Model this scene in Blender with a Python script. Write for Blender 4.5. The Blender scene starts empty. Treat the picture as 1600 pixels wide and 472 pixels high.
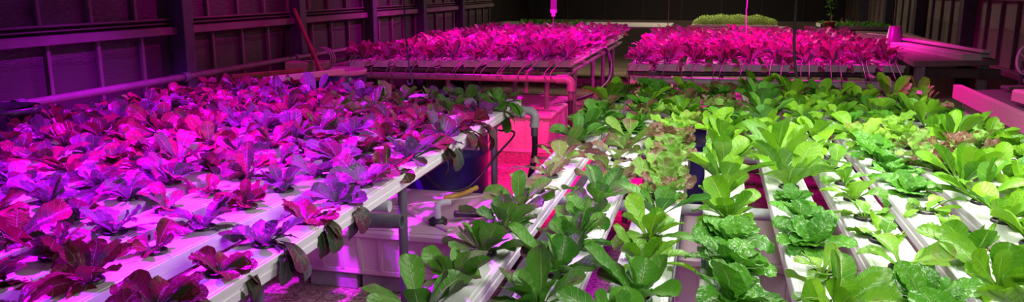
import bpy, math, random
from mathutils import Vector, Matrix
from math import sin, cos, pi, radians as R

# ------------------------------------------------------------ camera, world, lights
scn = bpy.context.scene
col = scn.collection
EYE = Vector((0, 0, 1.55))
FPX, PITCH, YAW = 1225.0, R(11.804), R(14.085)
cd = bpy.data.cameras.new('camera'); cam = bpy.data.objects.new('camera', cd); col.objects.link(cam)
cam.location = EYE; cam.rotation_euler = (R(90) - PITCH, 0, YAW)
cd.sensor_width = 36; cd.sensor_fit = 'HORIZONTAL'; cd.lens = FPX / 1600 * 36; cd.clip_start = 0.02; cd.clip_end = 100
scn.camera = cam
scn.view_settings.view_transform = 'Standard'; scn.view_settings.look = 'None'
scn.view_settings.gamma = 1; scn.view_settings.use_curve_mapping = False
scn.view_settings.exposure = 0.0
w = bpy.data.worlds.new('night'); scn.world = w; w.use_nodes = True
w.node_tree.nodes['Background'].inputs[0].default_value = (0.9, 0.75, 0.7, 1)
w.node_tree.nodes['Background'].inputs[1].default_value = 0.006

def lamp(name, kind, loc, color, power, target=None, **kw):
    l = bpy.data.lights.new(name, kind); l.color = color; l.energy = power
    for k, v in kw.items(): setattr(l, k, v)
    o = bpy.data.objects.new(name, l); col.objects.link(o); o.location = loc
    if target is not None:
        o.rotation_euler = (Vector(target) - Vector(loc)).to_track_quat('-Z', 'Y').to_euler()
    return o
MAG = (0.62, 0.0, 1.0); PUR = (0.36, 0.0, 1.0); PNK = (1.0, 0.0, 0.50); ROS = (1.0, 0.0, 0.72)
# magenta grow lamps over the left bench
for x, y, c, p in [(-2.3, 1.75, PUR, 400), (-1.75, 2.45, MAG, 950), (-2.6, 3.8, MAG, 700)]:
    lamp('grow_or_fill_lamp', 'SPOT', (x, y, 2.2), c, p, (x, y, 0), spot_size=R(110), spot_blend=.8, shadow_soft_size=.025)
lamp('grow_or_fill_lamp', 'SPOT', (-2.6, 5.6, 2.2), (1, 0, .6), 60, (-3.2, 5.6, .6), spot_size=R(150), spot_blend=.9, shadow_soft_size=.05)
# rose grow lamps over the far benches
for x, y, c, p in [(-2.6, 8.3, ROS, 330), (-1.6, 8.8, ROS, 360), (-2.2, 10.6, ROS, 260), (0.0, 8.6, PNK, 330), (1.0, 8.8, PNK, 300), (.5, 10.6, PNK, 240)]:
    lamp('grow_or_fill_lamp', 'SPOT', (x, y, 2.3), c, p, (x, y, 0), spot_size=R(125), spot_blend=.8, shadow_soft_size=.05)
# the lamp that floods the floor between the benches; two added spots follow
lamp('grow_or_fill_lamp', 'SPOT', (-1.10, 5.6, 2.2), (1, 0, .25), 640, (-1.35, 6.1, 0), spot_size=R(74), spot_blend=.5, shadow_soft_size=.06)
lamp('grow_or_fill_lamp', 'SPOT', (-.75, 4.0, 2.0), (.85, 0, .8), 110, (-1.5, 3.75, .3), spot_size=R(34), spot_blend=.6, shadow_soft_size=.04)  # unseen spot added to throw magenta onto the reservoir lid
lamp('grow_or_fill_lamp', 'SPOT', (.75, 6.0, 2.0), (1, 0, .62), 190, (1.9, 5.5, .8), spot_size=R(75), spot_blend=.6, shadow_soft_size=.05)  # rose spot added to colour the right-hand tables magenta
# white tubes over the near right bench
for x, p in ((0, 22), (.90, 42)):
    lamp('white_tube', 'AREA', (x, 3.1, 1.78), (1.0, 1.0, .90), p, (x, 3.1, 0), shape='RECTANGLE', size=.08, size_y=2.2, spread=R(166))
lamp('white_tube', 'AREA', (.55, .5, 1.9), (1, 1, .93), 11, (.3, 2.2, .75), shape='RECTANGLE', size=.6, size_y=.08, spread=R(110))
lamp('work_light', 'AREA', (-.2, 13.4, 2.9), (1.0, .82, .60), 95, (-.5, 13.0, 0), shape='RECTANGLE', size=2.4, size_y=.3)

# ------------------------------------------------------------ materials
MATS = {}
class NT:
    def __init__(s, name):
        m = bpy.data.materials.new(name); m.use_nodes = True; s.m = m; s.t = m.node_tree; s.n = s.t.nodes
        s.b = s.n['Principled BSDF']; s.out = s.n['Material Output']
    def new(s, typ, **kw):
        n = s.n.new(typ)
        for k, v in kw.items(): setattr(n, k, v)
        return n
    def link(s, a, b): s.t.links.new(a, b)
    def math(s, op, a, b=None, c=None, clamp=False):
        n = s.new('ShaderNodeMath', operation=op, use_clamp=clamp)
        for i, v in enumerate((a, b, c)):
            if v is None: continue
            if isinstance(v, (int, float)): n.inputs[i].default_value = v
            else: s.link(v, n.inputs[i])
        return n.outputs[0]
    def mix(s, f, a, b):
        n = s.new('ShaderNodeMix', data_type='RGBA')
        for i, v in ((0, f), (6, a), (7, b)):
            if isinstance(v, (int, float)): n.inputs[i].default_value = v
            elif isinstance(v, tuple): n.inputs[i].default_value = (*v, 1) if len(v) == 3 else v
            else: s.link(v, n.inputs[i])
        return n.outputs[2]
    def noise(s, scale, detail=2, rough=.5, coord='Object', vec=None, stretch=None):
        n = s.new('ShaderNodeTexNoise'); n.inputs['Scale'].default_value = scale; n.inputs['Detail'].default_value = detail
        n.inputs['Roughness'].default_value = rough
        if vec is None:
            tc = s.new('ShaderNodeTexCoord'); vec = tc.outputs[coord]
        if stretch:
            mp = s.new('ShaderNodeMapping'); mp.inputs['Scale'].default_value = stretch; s.link(vec, mp.inputs['Vector']); vec = mp.outputs[0]
        s.link(vec, n.inputs['Vector']); return n.outputs['Fac']
    def ramp(s, f, lo, hi, a=0., b=1.):
        n = s.new('ShaderNodeMapRange'); s.link(f, n.inputs[0])
        for i, v in ((1, lo), (2, hi), (3, a), (4, b)): n.inputs[i].default_value = v
        return n.outputs[0]
    def bump(s, h, strength=.3, dist=.01):
        n = s.new('ShaderNodeBump'); n.inputs['Strength'].default_value = strength; n.inputs['Distance'].default_value = dist
        s.link(h, n.inputs['Height']); s.link(n.outputs[0], s.b.inputs['Normal']); return n.outputs[0]

def surf(name, c1, c2=None, rough=.5, metal=0., scale=8., bump=0., bdist=.004, detail=3, stretch=None, spec=.5, lo=.35, hi=.65, coord='Object'):
    t = NT(name); t.b.inputs['Roughness'].default_value = rough; t.b.inputs['Metallic'].default_value = metal
    t.b.inputs['Specular IOR Level'].default_value = spec
    n = t.noise(scale, detail, .6, coord, stretch=stretch)
    t.link(t.mix(t.ramp(n, lo, hi), c1, c2 or tuple(v * .8 for v in c1)), t.b.inputs['Base Color'])
    if bump: t.bump(n, bump, bdist)
    MATS[name] = t.m; return t.m

def leaf_mat(name, dark, light, red, vein, redness=.3, rough=.38, veinf=9., bumpy=.5, trans=.2, edge=None, puck=55., tcol=None):
    t = NT(name)
    at = t.new('ShaderNodeAttribute', attribute_name='leaf'); sp = t.new('ShaderNodeSeparateColor'); t.link(at.outputs['Color'], sp.inputs[0])
    rnd, tt, uu = sp.outputs[0], sp.outputs[1], sp.outputs[2]
    oi = t.new('ShaderNodeObjectInfo')
    r2 = t.math('FRACT', t.math('ADD', t.math('MULTIPLY', rnd, 3.7), t.math('MULTIPLY', oi.outputs['Random'], 5.3)))
    n1 = t.noise(22, 3); n2 = t.noise(puck, 2)
    base = t.mix(t.ramp(t.math('ADD', t.math('MULTIPLY', r2, .6), t.math('MULTIPLY', n1, .7)), .25, 1.0), dark, light)
    # blush of anthocyanin towards the tips and along some leaves
    rm = t.math('MULTIPLY', t.ramp(t.math('ADD', t.math('ADD', n1, t.math('MULTIPLY', tt, .35)), t.math('MULTIPLY', rnd, .5)), 1.28 - redness, 1.5 - redness), 1.0, clamp=True)
    base = t.mix(rm, base, red)
    if edge: base = t.mix(t.math('MULTIPLY', t.ramp(uu, .72, 1.0), .7), base, edge)
    # midrib and side veins
    wdt = t.math('SUBTRACT', .15, t.math('MULTIPLY', tt, .12))
    mid = t.math('SUBTRACT', 1.0, t.math('DIVIDE', uu, wdt), clamp=True)
    mid = t.ramp(mid, 0.0, .45)
    ph = t.math('MULTIPLY', t.math('SUBTRACT', tt, t.math('MULTIPLY', uu, .16)), veinf * 2 * pi)
    sv = t.ramp(t.math('SINE', t.math('ADD', ph, t.math('MULTIPLY', n1, 3.0))), .82, 1.0)
    sv = t.math('MULTIPLY', sv, .26)
    base = t.mix(t.math('MAXIMUM', t.math('MULTIPLY', mid, .85), sv), base, vein)
    t.link(base, t.b.inputs['Base Color']); t.b.inputs['Roughness'].default_value = rough
    t.b.inputs['Specular IOR Level'].default_value = .3
    h = t.math('ADD', t.math('SUBTRACT', t.math('MULTIPLY', n2, bumpy), t.math('MULTIPLY', sv, .8)), t.math('MULTIPLY', mid, -.6))
    bn = t.bump(h, .9, .006)
    tr = t.new('ShaderNodeBsdfTranslucent')
    t.link(base if tcol is None else t.mix(.5, base, tcol), tr.inputs[0]); t.link(bn, tr.inputs['Normal'])
    ms = t.new('ShaderNodeMixShader'); ms.inputs[0].default_value = trans
    t.link(t.b.outputs[0], ms.inputs[1]); t.link(tr.outputs[0], ms.inputs[2]); t.link(ms.outputs[0], t.out.inputs[0])
    MATS[name] = t.m; return t.m

leaf_mat('leaf_romaine', (.045, .20, .006), (.22, .48, .015), (.13, .05, .07), (.34, .58, .10), redness=.0)
leaf_mat('leaf_romaine_red', (.03, .16, .015), (.11, .34, .025), (.17, .05, .10), (.28, .46, .12), redness=.08)
leaf_mat('leaf_savoy', (.035, .19, .015), (.11, .36, .02), (.06, .10, .04), (.22, .42, .10), redness=.02, rough=.27, bumpy=1.1, puck=75, trans=.2)
leaf_mat('leaf_lime', (.16, .40, .03), (.34, .62, .06), (.30, .25, .05), (.48, .66, .22), redness=.08, trans=.35)
leaf_mat('leaf_bronze', (.12, .32, .03), (.26, .46, .07), (.20, .09, .06), (.42, .50, .24), redness=.36, bumpy=.9, trans=.3)
leaf_mat('leaf_red', (.03, .07, .02), (.08, .13, .06), (.16, .025, .035), (.30, .22, .16), redness=.5, rough=.28, trans=.25)
leaf_mat('leaf_violet', (.06, .09, .06), (.15, .16, .16), (.17, .03, .07), (.32, .28, .24), redness=.3, rough=.3, bumpy=.9, trans=.3)
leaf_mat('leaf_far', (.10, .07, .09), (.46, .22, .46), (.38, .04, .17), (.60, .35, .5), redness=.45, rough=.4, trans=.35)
surf('stem', (.45, .6, .25), (.35, .5, .18), .45, scale=30)
surf('pvc_white', (.86, .86, .86), (.78, .79, .78), .38, scale=6, stretch=(1, .3, 1))
surf('pvc_cap', (.66, .66, .74), (.58, .58, .66), .45, scale=14)
surf('cup_black', (.012, .012, .014), (.03, .03, .032), .35, scale=40)
surf('plug', (.03, .02, .015), (.09, .06, .04), .9, scale=90, bump=.8)
surf('steel_grey', (.14, .15, .17), (.22, .23, .25), .42, metal=.45, scale=30, stretch=(1, 1, .1))
surf('steel_dark', (.05, .05, .06), (.09, .09, .10), .5, metal=.3, scale=20)
surf('steel_mid', (.24, .23, .26), (.30, .29, .32), .45, metal=.2, scale=20)
surf('pipe_grey', (.42, .44, .46), (.52, .54, .55), .35, scale=14)
surf('fitting_grey', (.09, .095, .10), (.14, .14, .15), .45, scale=30)
surf('pipe_white', (.66, .66, .68), (.56, .56, .6), .35, scale=14)
surf('rubber_black', (.012, .012, .014), (.022, .022, .024), .45, scale=30)
surf('tube_grey', (.20, .18, .20), (.26, .24, .26), .4, scale=30)
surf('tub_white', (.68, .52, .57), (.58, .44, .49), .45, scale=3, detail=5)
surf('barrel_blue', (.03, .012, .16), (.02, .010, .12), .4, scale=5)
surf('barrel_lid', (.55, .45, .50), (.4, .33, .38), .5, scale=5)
surf('timber', (.42, .33, .25), (.30, .23, .17), .7, scale=6, stretch=(1, .12, 1), bump=.3)
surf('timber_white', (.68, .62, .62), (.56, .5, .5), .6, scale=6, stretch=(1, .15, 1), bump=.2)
surf('timber_dark', (.07, .05, .045), (.04, .03, .03), .75, scale=9, stretch=(1, .2, 1), bump=.3)
surf('foam', (.52, .10, .27), (.46, .08, .23), .8, scale=60, bump=.3)  # magenta lamplight put into this pink, for edge board and foam block
surf('table_ply', (.26, .18, .19), (.19, .13, .14), .7, scale=5, stretch=(1, .15, 1), bump=.2)
surf('strap_grey', (.16, .13, .15), (.12, .1, .11), .6, scale=30)
surf('foam_side', (.30, .26, .24), (.22, .19, .18), .85, scale=40, bump=.4)
surf('block_grey', (.30, .28, .27), (.22, .21, .2), .9, scale=25, bump=.6)
surf('terracotta', (.30, .10, .05), (.24, .08, .04), .7, scale=20)
surf('plastic_clear', (.20, .16, .20), (.15, .12, .15), .3, scale=12, stretch=(6, 6, .2))
surf('microgreen', (.22, .38, .05), (.50, .68, .16), .5, scale=60)
surf('seedling', (.03, .08, .02), (.10, .18, .04), .5, scale=30)
surf('soil', (.03, .022, .016), (.06, .045, .03), .95, scale=50, bump=.8)
surf('rope_black', (.03, .03, .04), (.07, .07, .09), .8, scale=120, bump=1.)
surf('wood_pole', (.24, .11, .06), (.16, .07, .04), .5, scale=10, stretch=(1, 1, .15))
surf('yellow_tube', (.75, .50, .10), (.6, .38, .06), .4, scale=30)
surf('wall_frame', (.14, .10, .11), (.10, .07, .075), .6, scale=7, bump=.15)
surf('post_dark', (.030, .026, .045), (.05, .042, .07), .5, scale=12)
surf('concrete', (.72, .58, .38), (.60, .48, .32), .85, scale=6, detail=6, bump=.2)
surf('fascia', (.28, .23, .20), (.22, .18, .16), .7, scale=3, stretch=(1, 1, 5))
surf('back_black', (.012, .011, .011), (.020, .018, .017), .55, scale=2)
surf('back_lower', (.14, .115, .10), (.09, .075, .065), .75, scale=3, detail=5)

def mat_ground():
    t = NT('ground_chips')
    tc = t.new('ShaderNodeTexCoord')
    v = t.new('ShaderNodeTexVoronoi'); v.inputs['Scale'].default_value = 75; v.inputs['Randomness'].default_value = 1
    t.link(tc.outputs['Object'], v.inputs['Vector'])
    n = t.noise(2.2, 5, .6); n2 = t.noise(40, 3, .7)
    sep = t.new('ShaderNodeSeparateColor'); t.link(v.outputs['Color'], sep.inputs[0])
    c = t.mix(sep.outputs[0], (.13, .10, .07), (.55, .44, .32))
    c = t.mix(t.math('MULTIPLY', t.ramp(n, .42, .7), .6), c, (.13, .09, .055))
    t.link(c, t.b.inputs['Base Color']); t.b.inputs['Roughness'].default_value = .9
    t.bump(t.math('ADD', t.math('MULTIPLY', v.outputs['Distance'], -.6), n2), .9, .014)
    return t.m
GROUND = mat_ground()

def mat_film(name, c1, c2, c3, top=True):
    # crinkled plastic film: horizontal ripples above, smoother haze and runs below
    t = NT(name)
    tc = t.new('ShaderNodeTexCoord'); sx = t.new('ShaderNodeSeparateXYZ'); t.link(tc.outputs['Object'], sx.inputs[0])
    n = t.noise(9, 5, .7, stretch=(1, 1, 5)); nf = t.noise(60, 3, .7, stretch=(1, .35, 2.2)); nl = t.noise(1.3, 3, .6)
    nr = t.noise(7, 2, .5, stretch=(1, 1, .12))
    hi = t.ramp(t.math('ADD', sx.outputs[2], t.math('MULTIPLY', nl, .18)), 1.20, 1.24)
    c = t.mix(t.ramp(nl, .35, .65), c1, c2)
    c = t.mix(t.math('MULTIPLY', t.ramp(nr, .62, .68), .45), c, (.012, .010, .012))
    c = t.mix(t.math('MULTIPLY', hi, t.math('MULTIPLY', t.ramp(nf, .5, .72), .8)), c, c3)
    t.link(c, t.b.inputs['Base Color']); t.b.inputs['Roughness'].default_value = .5
    t.bump(t.math('MULTIPLY', t.math('ADD', n, nf), t.math('ADD', hi, .2)), .5, .02)
    return t.m
FILM = mat_film('wall_film', (.028, .018, .026), (.045, .03, .038), (.15, .10, .12))
FILM_R = mat_film('wall_film_r', (.12, .105, .095), (.17, .15, .13), (.22, .2, .18))

# ------------------------------------------------------------ mesh helpers
class MB:
    def __init__(s): s.v = []; s.f = []; s.mi = []; s.c = []; s.sm = []
    def add(s, vs, fs, mi=0, smooth=False, cs=None):
        o = len(s.v); s.v += [tuple(v) for v in vs]
        s.f += [tuple(i + o for i in f) for f in fs]; s.mi += [mi] * len(fs); s.sm += [smooth] * len(fs)
        s.c += cs if cs else [(0, 0, 0, 1)] * len(vs); return s
    def box(s, a, b, mi=0, M=None, bev=0.):
        x0, y0, z0 = a; x1, y1, z1 = b
        if bev:
            e = bev; vs = []
            # chamfered box: 24 verts
            P = lambda sx, sy, sz: (x1 if sx > 0 else x0, y1 if sy > 0 else y0, z1 if sz > 0 else z0)
            idx = {}
            for sx in (-1, 1):
                for sy in (-1, 1):
                    for sz in (-1, 1):
                        p = P(sx, sy, sz)
                        for ax in range(3):
                            q = list(p); sg = (sx, sy, sz)
                            for k in range(3):
                                if k != ax: q[k] -= sg[k] * e
                            idx[(sx, sy, sz, ax)] = len(vs); vs.append(tuple(q))
            fs = []
            for ax in range(3):
                a1, a2 = (ax + 1) % 3, (ax + 2) % 3
                for sg in (-1, 1):
                    q = []
                    for u, v in ((-1, -1), (1, -1), (1, 1), (-1, 1)):
                        k = [0, 0, 0]; k[ax] = sg; k[a1] = u; k[a2] = v; q.append(idx[(*k, ax)])
                    fs.append(tuple(q if sg > 0 else q[::-1]))
                # edges along ax
                for u in (-1, 1):
                    for v in (-1, 1):
                        k0 = [0, 0, 0]; k0[ax] = -1; k0[a1] = u; k0[a2] = v; k1 = list(k0); k1[ax] = 1
                        q = [idx[(*k0, a1)], idx[(*k1, a1)], idx[(*k1, a2)], idx[(*k0, a2)]]
                        fs.append(tuple(q if u * v < 0 else q[::-1]))
            for sx in (-1, 1):
                for sy in (-1, 1):
                    for sz in (-1, 1):
                        q = [idx[(sx, sy, sz, 0)], idx[(sx, sy, sz, 1)], idx[(sx, sy, sz, 2)]]
                        fs.append(tuple(q if sx * sy * sz > 0 else q[::-1]))
        else:
            vs = [(x0, y0, z0), (x1, y0, z0), (x1, y1, z0), (x0, y1, z0), (x0, y0, z1), (x1, y0, z1), (x1, y1, z1), (x0, y1, z1)]
            fs = [(3, 2, 1, 0), (4, 5, 6, 7), (0, 1, 5, 4), (1, 2, 6, 5), (2, 3, 7, 6), (3, 0, 4, 7)]
        if M is not None: vs = [M @ Vector(v) for v in vs]
        return s.add(vs, fs, mi)
    def prism(s, pts, z0, z1, mi=0):                    # horizontal polygon extruded upward (counter-clockwise)
        n = len(pts)
        return s.add([(x, y, z0) for x, y in pts] + [(x, y, z1) for x, y in pts],
                     [tuple(range(n))[::-1], tuple(range(n, 2 * n))] + [(i, (i + 1) % n, n + (i + 1) % n, n + i) for i in range(n)], mi)
    def tube(s, pts, r, n=10, mi=0, caps=True, rr=None):
        pts = [Vector(p) for p in pts]; vs = []; m = len(pts); up = None
        for i, p in enumerate(pts):
            d = (pts[min(i + 1, m - 1)] - pts[max(i - 1, 0)]).normalized()
            if up is None: up = d.orthogonal().normalized()
            up = (up - d * up.dot(d)).normalized(); sd = d.cross(up); q = rr[i] if rr else r
            vs += [p + (up * cos(2 * pi * k / n) + sd * sin(2 * pi * k / n)) * q for k in range(n)]
        fs = [(i * n + k, i * n + (k + 1) % n, (i + 1) * n + (k + 1) % n, (i + 1) * n + k) for i in range(m - 1) for k in range(n)]
        s.add(vs, fs, mi, True)
        if caps:
            s.add(vs[:n], [tuple(range(n))[::-1]], mi); s.add(vs[-n:], [tuple(range(n))], mi)
        return s
    def lathe(s, prof, n=24, mi=0, M=None, close=False):
        vs = [(r * cos(2 * pi * k / n), r * sin(2 * pi * k / n), z) for r, z in prof for k in range(n)]
        if M is not None: vs = [M @ Vector(v) for v in vs]
        m = len(prof)
        return s.add(vs, [(i * n + k, i * n + (k + 1) % n, (i + 1) * n + (k + 1) % n, (i + 1) * n + k) for i in range(m - 1) for k in range(n)], mi, True)
    def mesh(s, name, mats):
        me = bpy.data.meshes.new(name); me.from_pydata(s.v, [], s.f)
        for m in (mats if isinstance(mats, (list, tuple)) else [mats]): me.materials.append(MATS[m] if isinstance(m, str) else m)
        me.polygons.foreach_set('material_index', s.mi); me.polygons.foreach_set('use_smooth', s.sm)
        if any(c[0] or c[1] for c in s.c):
            a = me.color_attributes.new('leaf', 'FLOAT_COLOR', 'POINT'); a.data.foreach_set('color', [x for c in s.c for x in c])
        me.update(); return me
    def build(s, name, mats, parent=None, loc=None):
        o = bpy.data.objects.new(name, s.mesh(name, mats)); col.objects.link(o)
        if parent is not None: o.parent = parent
        if loc is not None: o.location = loc
        return o
def tag(o, label, cat, group=None, kind=None):
    o['label'] = label; o['category'] = cat
    if group: o['group'] = group
    if kind: o['kind'] = kind
    return o
def thing(name, label, cat, loc=(0, 0, 0), rz=0., group=None):
    o = bpy.data.objects.new(name, None); col.objects.link(o); o.location = loc; o.rotation_euler.z = rz; o.empty_display_size = .05
    return tag(o, label, cat, group)
def struct(o): o['kind'] = 'structure'; return o
def smooth(pts, k=6):                                    # catmull-rom
    P = [Vector(p) for p in pts]; P = [2 * P[0] - P[1]] + P + [2 * P[-1] - P[-2]]; out = []
    for i in range(1, len(P) - 2):
        for j in range(k):
            t = j / k; a, b, c, d = P[i - 1:i + 3]
            out.append(.5 * ((2 * b) + (c - a) * t + (2 * a - 5 * b + 4 * c - d) * t * t + (3 * b - a - 3 * c + d) * t ** 3))
    return out + [P[-2]]
def project(p):
    v = Vector(p) - EYE
    fw = Vector((-sin(YAW) * cos(PITCH), cos(YAW) * cos(PITCH), -sin(PITCH))); rt = Vector((cos(YAW), sin(YAW), 0)); up = rt.cross(fw)
    z = v.dot(fw)
    return (800 + FPX * v.dot(rt) / z, 236 - FPX * v.dot(up) / z) if z > .1 else (-9999, -9999)

# ------------------------------------------------------------ the setting
XL, XR, YB, ZT = -3.7, 2.75, 18.0, 3.1
YL = 13.2                                            # the glazed part of the left wall ends here
struct(MB().box((-4.2, -1.5, -.1), (3.3, YB + .3, 0)).build('floor', GROUND))
struct(MB().box((-1.28, 5.6, 0), (-.45, 16.2, .012), bev=.003).build('trim_1', 'concrete'))['label'] = 'cream concrete path slab between the far benches'

def side_wall(name, X, sgn, film, zr, y0, pitch, posts, ypost_w=.11, hue='wall_frame', YB=YB):
    # X: face of the film; sgn +1: room lies towards +x
    wl = struct(MB().box((min(X, X - sgn * .06), -1.5, 0), (max(X, X - sgn * .06), YB, ZT)).build(name, film))
    def bx(n, xa, xb, ya, yb, za, zb, m=hue):
        a, b = sorted((X + sgn * xa, X + sgn * xb)); return MB().box((a, ya, za), (b, yb, zb), bev=.004).build(n, m, wl)
    y = y0
    while y < YB - .1:
        if y > 1.8:
            bx('mullion', 0, .03, y - .013, y + .013, .8, zr - .03)
            bx('mullion', 0, .03, y - .05, y - .024, zr + .075, ZT)
        y += pitch
    bx('rail', 0, .07, -1.5, YB, zr - .035, zr + .02)
    bx('rail', 0, .035, -1.5, YB, zr + .036, zr + .046)
    bx('rail', 0, .035, -1.5, YB, zr + .064, zr + .078)
    for p in posts: bx('post', .005, .13, p - ypost_w / 2, p + ypost_w / 2, 0, ZT, 'post_dark')
    bx('sill', 0, .10, -1.5, YB, .74, .80)
    return wl
wl = side_wall('wall_left', XL, 1, FILM, 1.26, .22, .39, [4.87, 6.5, 8.08, 9.65, 11.3], YB=YL)
struct(MB().box((XL - .5, YL, 0), (XL - .4, YB, ZT)).box((XL - .5, YL - .06, 0), (XL, YL, ZT)).build('wall_far_left', 'back_black'))
wr = side_wall('wall_right', XR, -1, FILM_R, 1.46, .25, .42, [9.55, 11.6, 13.5, 15.6], .16)
# handrail-like pipe standing off the left wall on brackets
pr = MB().tube([(XL + .12, 1.2, .93), (XL + .12, 8.0, .93)], .024, 12).build('pipe_rail', 'wall_frame', wl)
for y in (3.4, 4.8, 6.35, 7.8):
    MB().lathe([(.03, -.03), (.034, -.03), (.034, .03), (.03, .03)], 14, M=Matrix.Translation((XL + .12, y, .93)) @ Matrix.Rotation(R(90), 4, 'X')).build('coupling', 'fitting_grey', wl)
    MB().box((XL, y - .015, .915), (XL + .10, y + .015, .945)).build('bracket', 'fitting_grey', wl)
# back wall: dark panes above a pale board, dim panels below
wb = struct(MB().box((XL - .6, YB, 0), (XR + .1, YB + .1, ZT)).build('wall_back', 'back_black'))
MB().box((XL - .4, YB - .03, .64), (XR, YB, .83), bev=.005).build('fascia_board', 'fascia', wb)
MB().box((XL - .4, YB - .02, 0), (XR, YB, .64)).build('lower_panel', 'back_lower', wb)
for i in range(8):
    x = XL + .5 + i * .85; MB().box((x - .02, YB - .03, .83), (x + .02, YB, ZT)).build('mullion', 'post_dark', wb)
struct(MB().box((XL - .6, -1.5, ZT), (XR + .1, YB + .1, ZT + .05)).build('ceiling', 'back_black'))
# lean-to ledge boards beside the left bench
tag(MB().box((XL + .13, 1.0, .80), (XL + .30, 5.9, .83), bev=.004).build('ledge_board', 'timber'),
    'long pale board lying along the foot of the purple-lit left wall', 'board')

# ------------------------------------------------------------ growing channels
ORD = ['first', 'second', 'third', 'fourth', 'fifth', 'sixth', 'seventh', 'eighth', 'ninth', 'tenth', 'eleventh', 'twelfth', 'thirteenth',
       'fourteenth', 'fifteenth', 'sixteenth', 'seventeenth', 'eighteenth', 'nineteenth', 'twentieth', 'twenty-first', 'twenty-second', 'twenty-third', 'twenty-fourth']
CH = .056
def channel_parts(L, hw, cap='pvc_white', simple=False):
    body = MB(); pr = [(-hw + .004, -CH), (hw - .004, -CH), (hw - .003, -.034), (hw - .006, -.031), (hw - .006, -.019), (hw - .001, -.016), (hw - .001, -.006), (-hw + .001, -.006),
                       (-hw + .001, -.016), (-hw + .006, -.019), (-hw + .006, -.031), (-hw + .003, -.034)]
    n = len(pr); vs = [(x, 0, z) for x, z in pr] + [(x, L, z) for x, z in pr]
    body.add(vs, [tuple(range(n)), tuple(range(n, 2 * n))[::-1]] + [(i, n + i, n + (i + 1) % n, (i + 1) % n) for i in range(n)])
    lid = MB(); q = [(-hw - .001, -.0155), (hw + .001, -.0155), (hw + .001, -.002), (hw - .001, 0), (hw - .009, 0), (hw - .010, -.0025), (hw - .013, -.0025), (hw - .014, 0), (-hw + .014, 0), (-hw + .013, -.0025), (-hw + .010, -.0025), (-hw + .009, 0), (-hw + .001, 0), (-hw - .001, -.002)]
    n = len(q); vs = [(x, .004, z) for x, z in q] + [(x, L - .004, z) for x, z in q]
    lid.add(vs, [tuple(range(n)), tuple(range(n, 2 * n))[::-1]] + [(i, n + i, n + (i + 1) % n, (i + 1) % n) for i in range(n)])
    return body, lid
def channel(x0, y0, x1, y1, ztop, hw, label, group, cap='pvc_white'):
    L = math.hypot(x1 - x0, y1 - y0); a = math.atan2(y1 - y0, x1 - x0) - pi / 2
    body, lid = channel_parts(L, hw)
    t = thing('growing_channel', label, 'growing channel', (x0, y0, ztop), a, group)
    body.build('trough', 'pvc_white', t); lid.build('lid', 'pvc_white', t)
    for yy in (-.008, L - .004):
        c = MB().box((-hw - .004, yy, -CH - .003), (hw + .004, yy + .012, .003), bev=.002)
        if cap == 'pvc_cap':                        # moulded cap with a raised socket and flared ears, as on the far benches
            c.box((-.022, yy - .004, -.042), (.022, yy + .001, -.012), bev=.002)
            for k in (-1, 1): c.box((k * hw - .006 + k * .006, yy - .006, -.018), (k * hw + .006 + k * .006, yy + .014, .006), bev=.002)
        c.build('end_cap', cap, t)
    return t

def bench_frame(name, label, xl, xr, y0, y1, z, legs, cross, mat='steel_grey', front=None, rr=.02, over=.03, railz=None):
    t = thing(name, label, 'bench frame', ((xl + xr) / 2, (y0 + y1) / 2, 0)); ox, oy = t.location.x, t.location.y
    def T(p): return (p[0] - ox, p[1] - oy, p[2])
    for x, y in legs: MB().tube([T((x, y, 0)), T((x, y, z - .05))], rr, 12).build('leg', mat, t)
    for y in cross:
        MB().tube([T((xl - over, y, z - .022)), T((xr + over, y, z - .022))], .0215, 14).build('crossbar', 'pipe_grey', t)
    for x in sorted({l[0] for l in legs}):
        MB().box(T((x - .018, y0, z - .075)), T((x + .018, y1, z - .045)), bev=.003).build('side_rail', mat, t)
    return t, T

ZB = .85
# near right bench: ten channels
RX = [-.565, -.345, -.135, .075, .292, .498, .690, .895, 1.085, 1.265]
for i, x in enumerate(RX):
    channel(x, 1.05, x, 5.42 + .03 * (i % 3), ZB, .07 if i != 9 else .065,
            'white growing channel of the white-lit bench, %s from the aisle on its left' % ORD[i], 'white channels of the near right bench')
bench_frame('bench_frame', 'grey pipe frame carrying the white-lit right bench of green lettuce', -.64, 1.34, 1.0, 5.5, ZB - CH - .003,
            [(-.08, 2.05), (1.0, 2.05), (-.5, 5.1), (1.28, 5.1)], [1.3, 2.78, 3.72, 4.9], over=-.02)
# near left bench: ten channels, the outer one a little askew
LX = [-1.19, -1.425, -1.65, -1.875, -2.10, -2.325, -2.55, -2.775, -3.0, -3.225]
for i, x in enumerate(LX):
    a, b = (x + .035, x - .03) if i == 0 else (x, x)
    channel(a, 1.1, b, 4.78 + .02 * (i % 2) + i * .03, ZB, .072 if i else .075,
            'white growing channel of the magenta-lit bench, %s from the aisle on its right' % ORD[i], 'white channels of the magenta-lit left bench')
bench_frame('bench_frame', 'grey pipe frame carrying the magenta-lit left bench', -3.3, -1.13, 1.05, 4.95, ZB - CH - .003,
            [(-1.26, 1.93), (-1.24, 3.02), (-1.24, 4.50), (-3.2, 1.5), (-3.2, 4.6)], [1.4, 2.56, 3.70, 4.72], over=.03)
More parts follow.
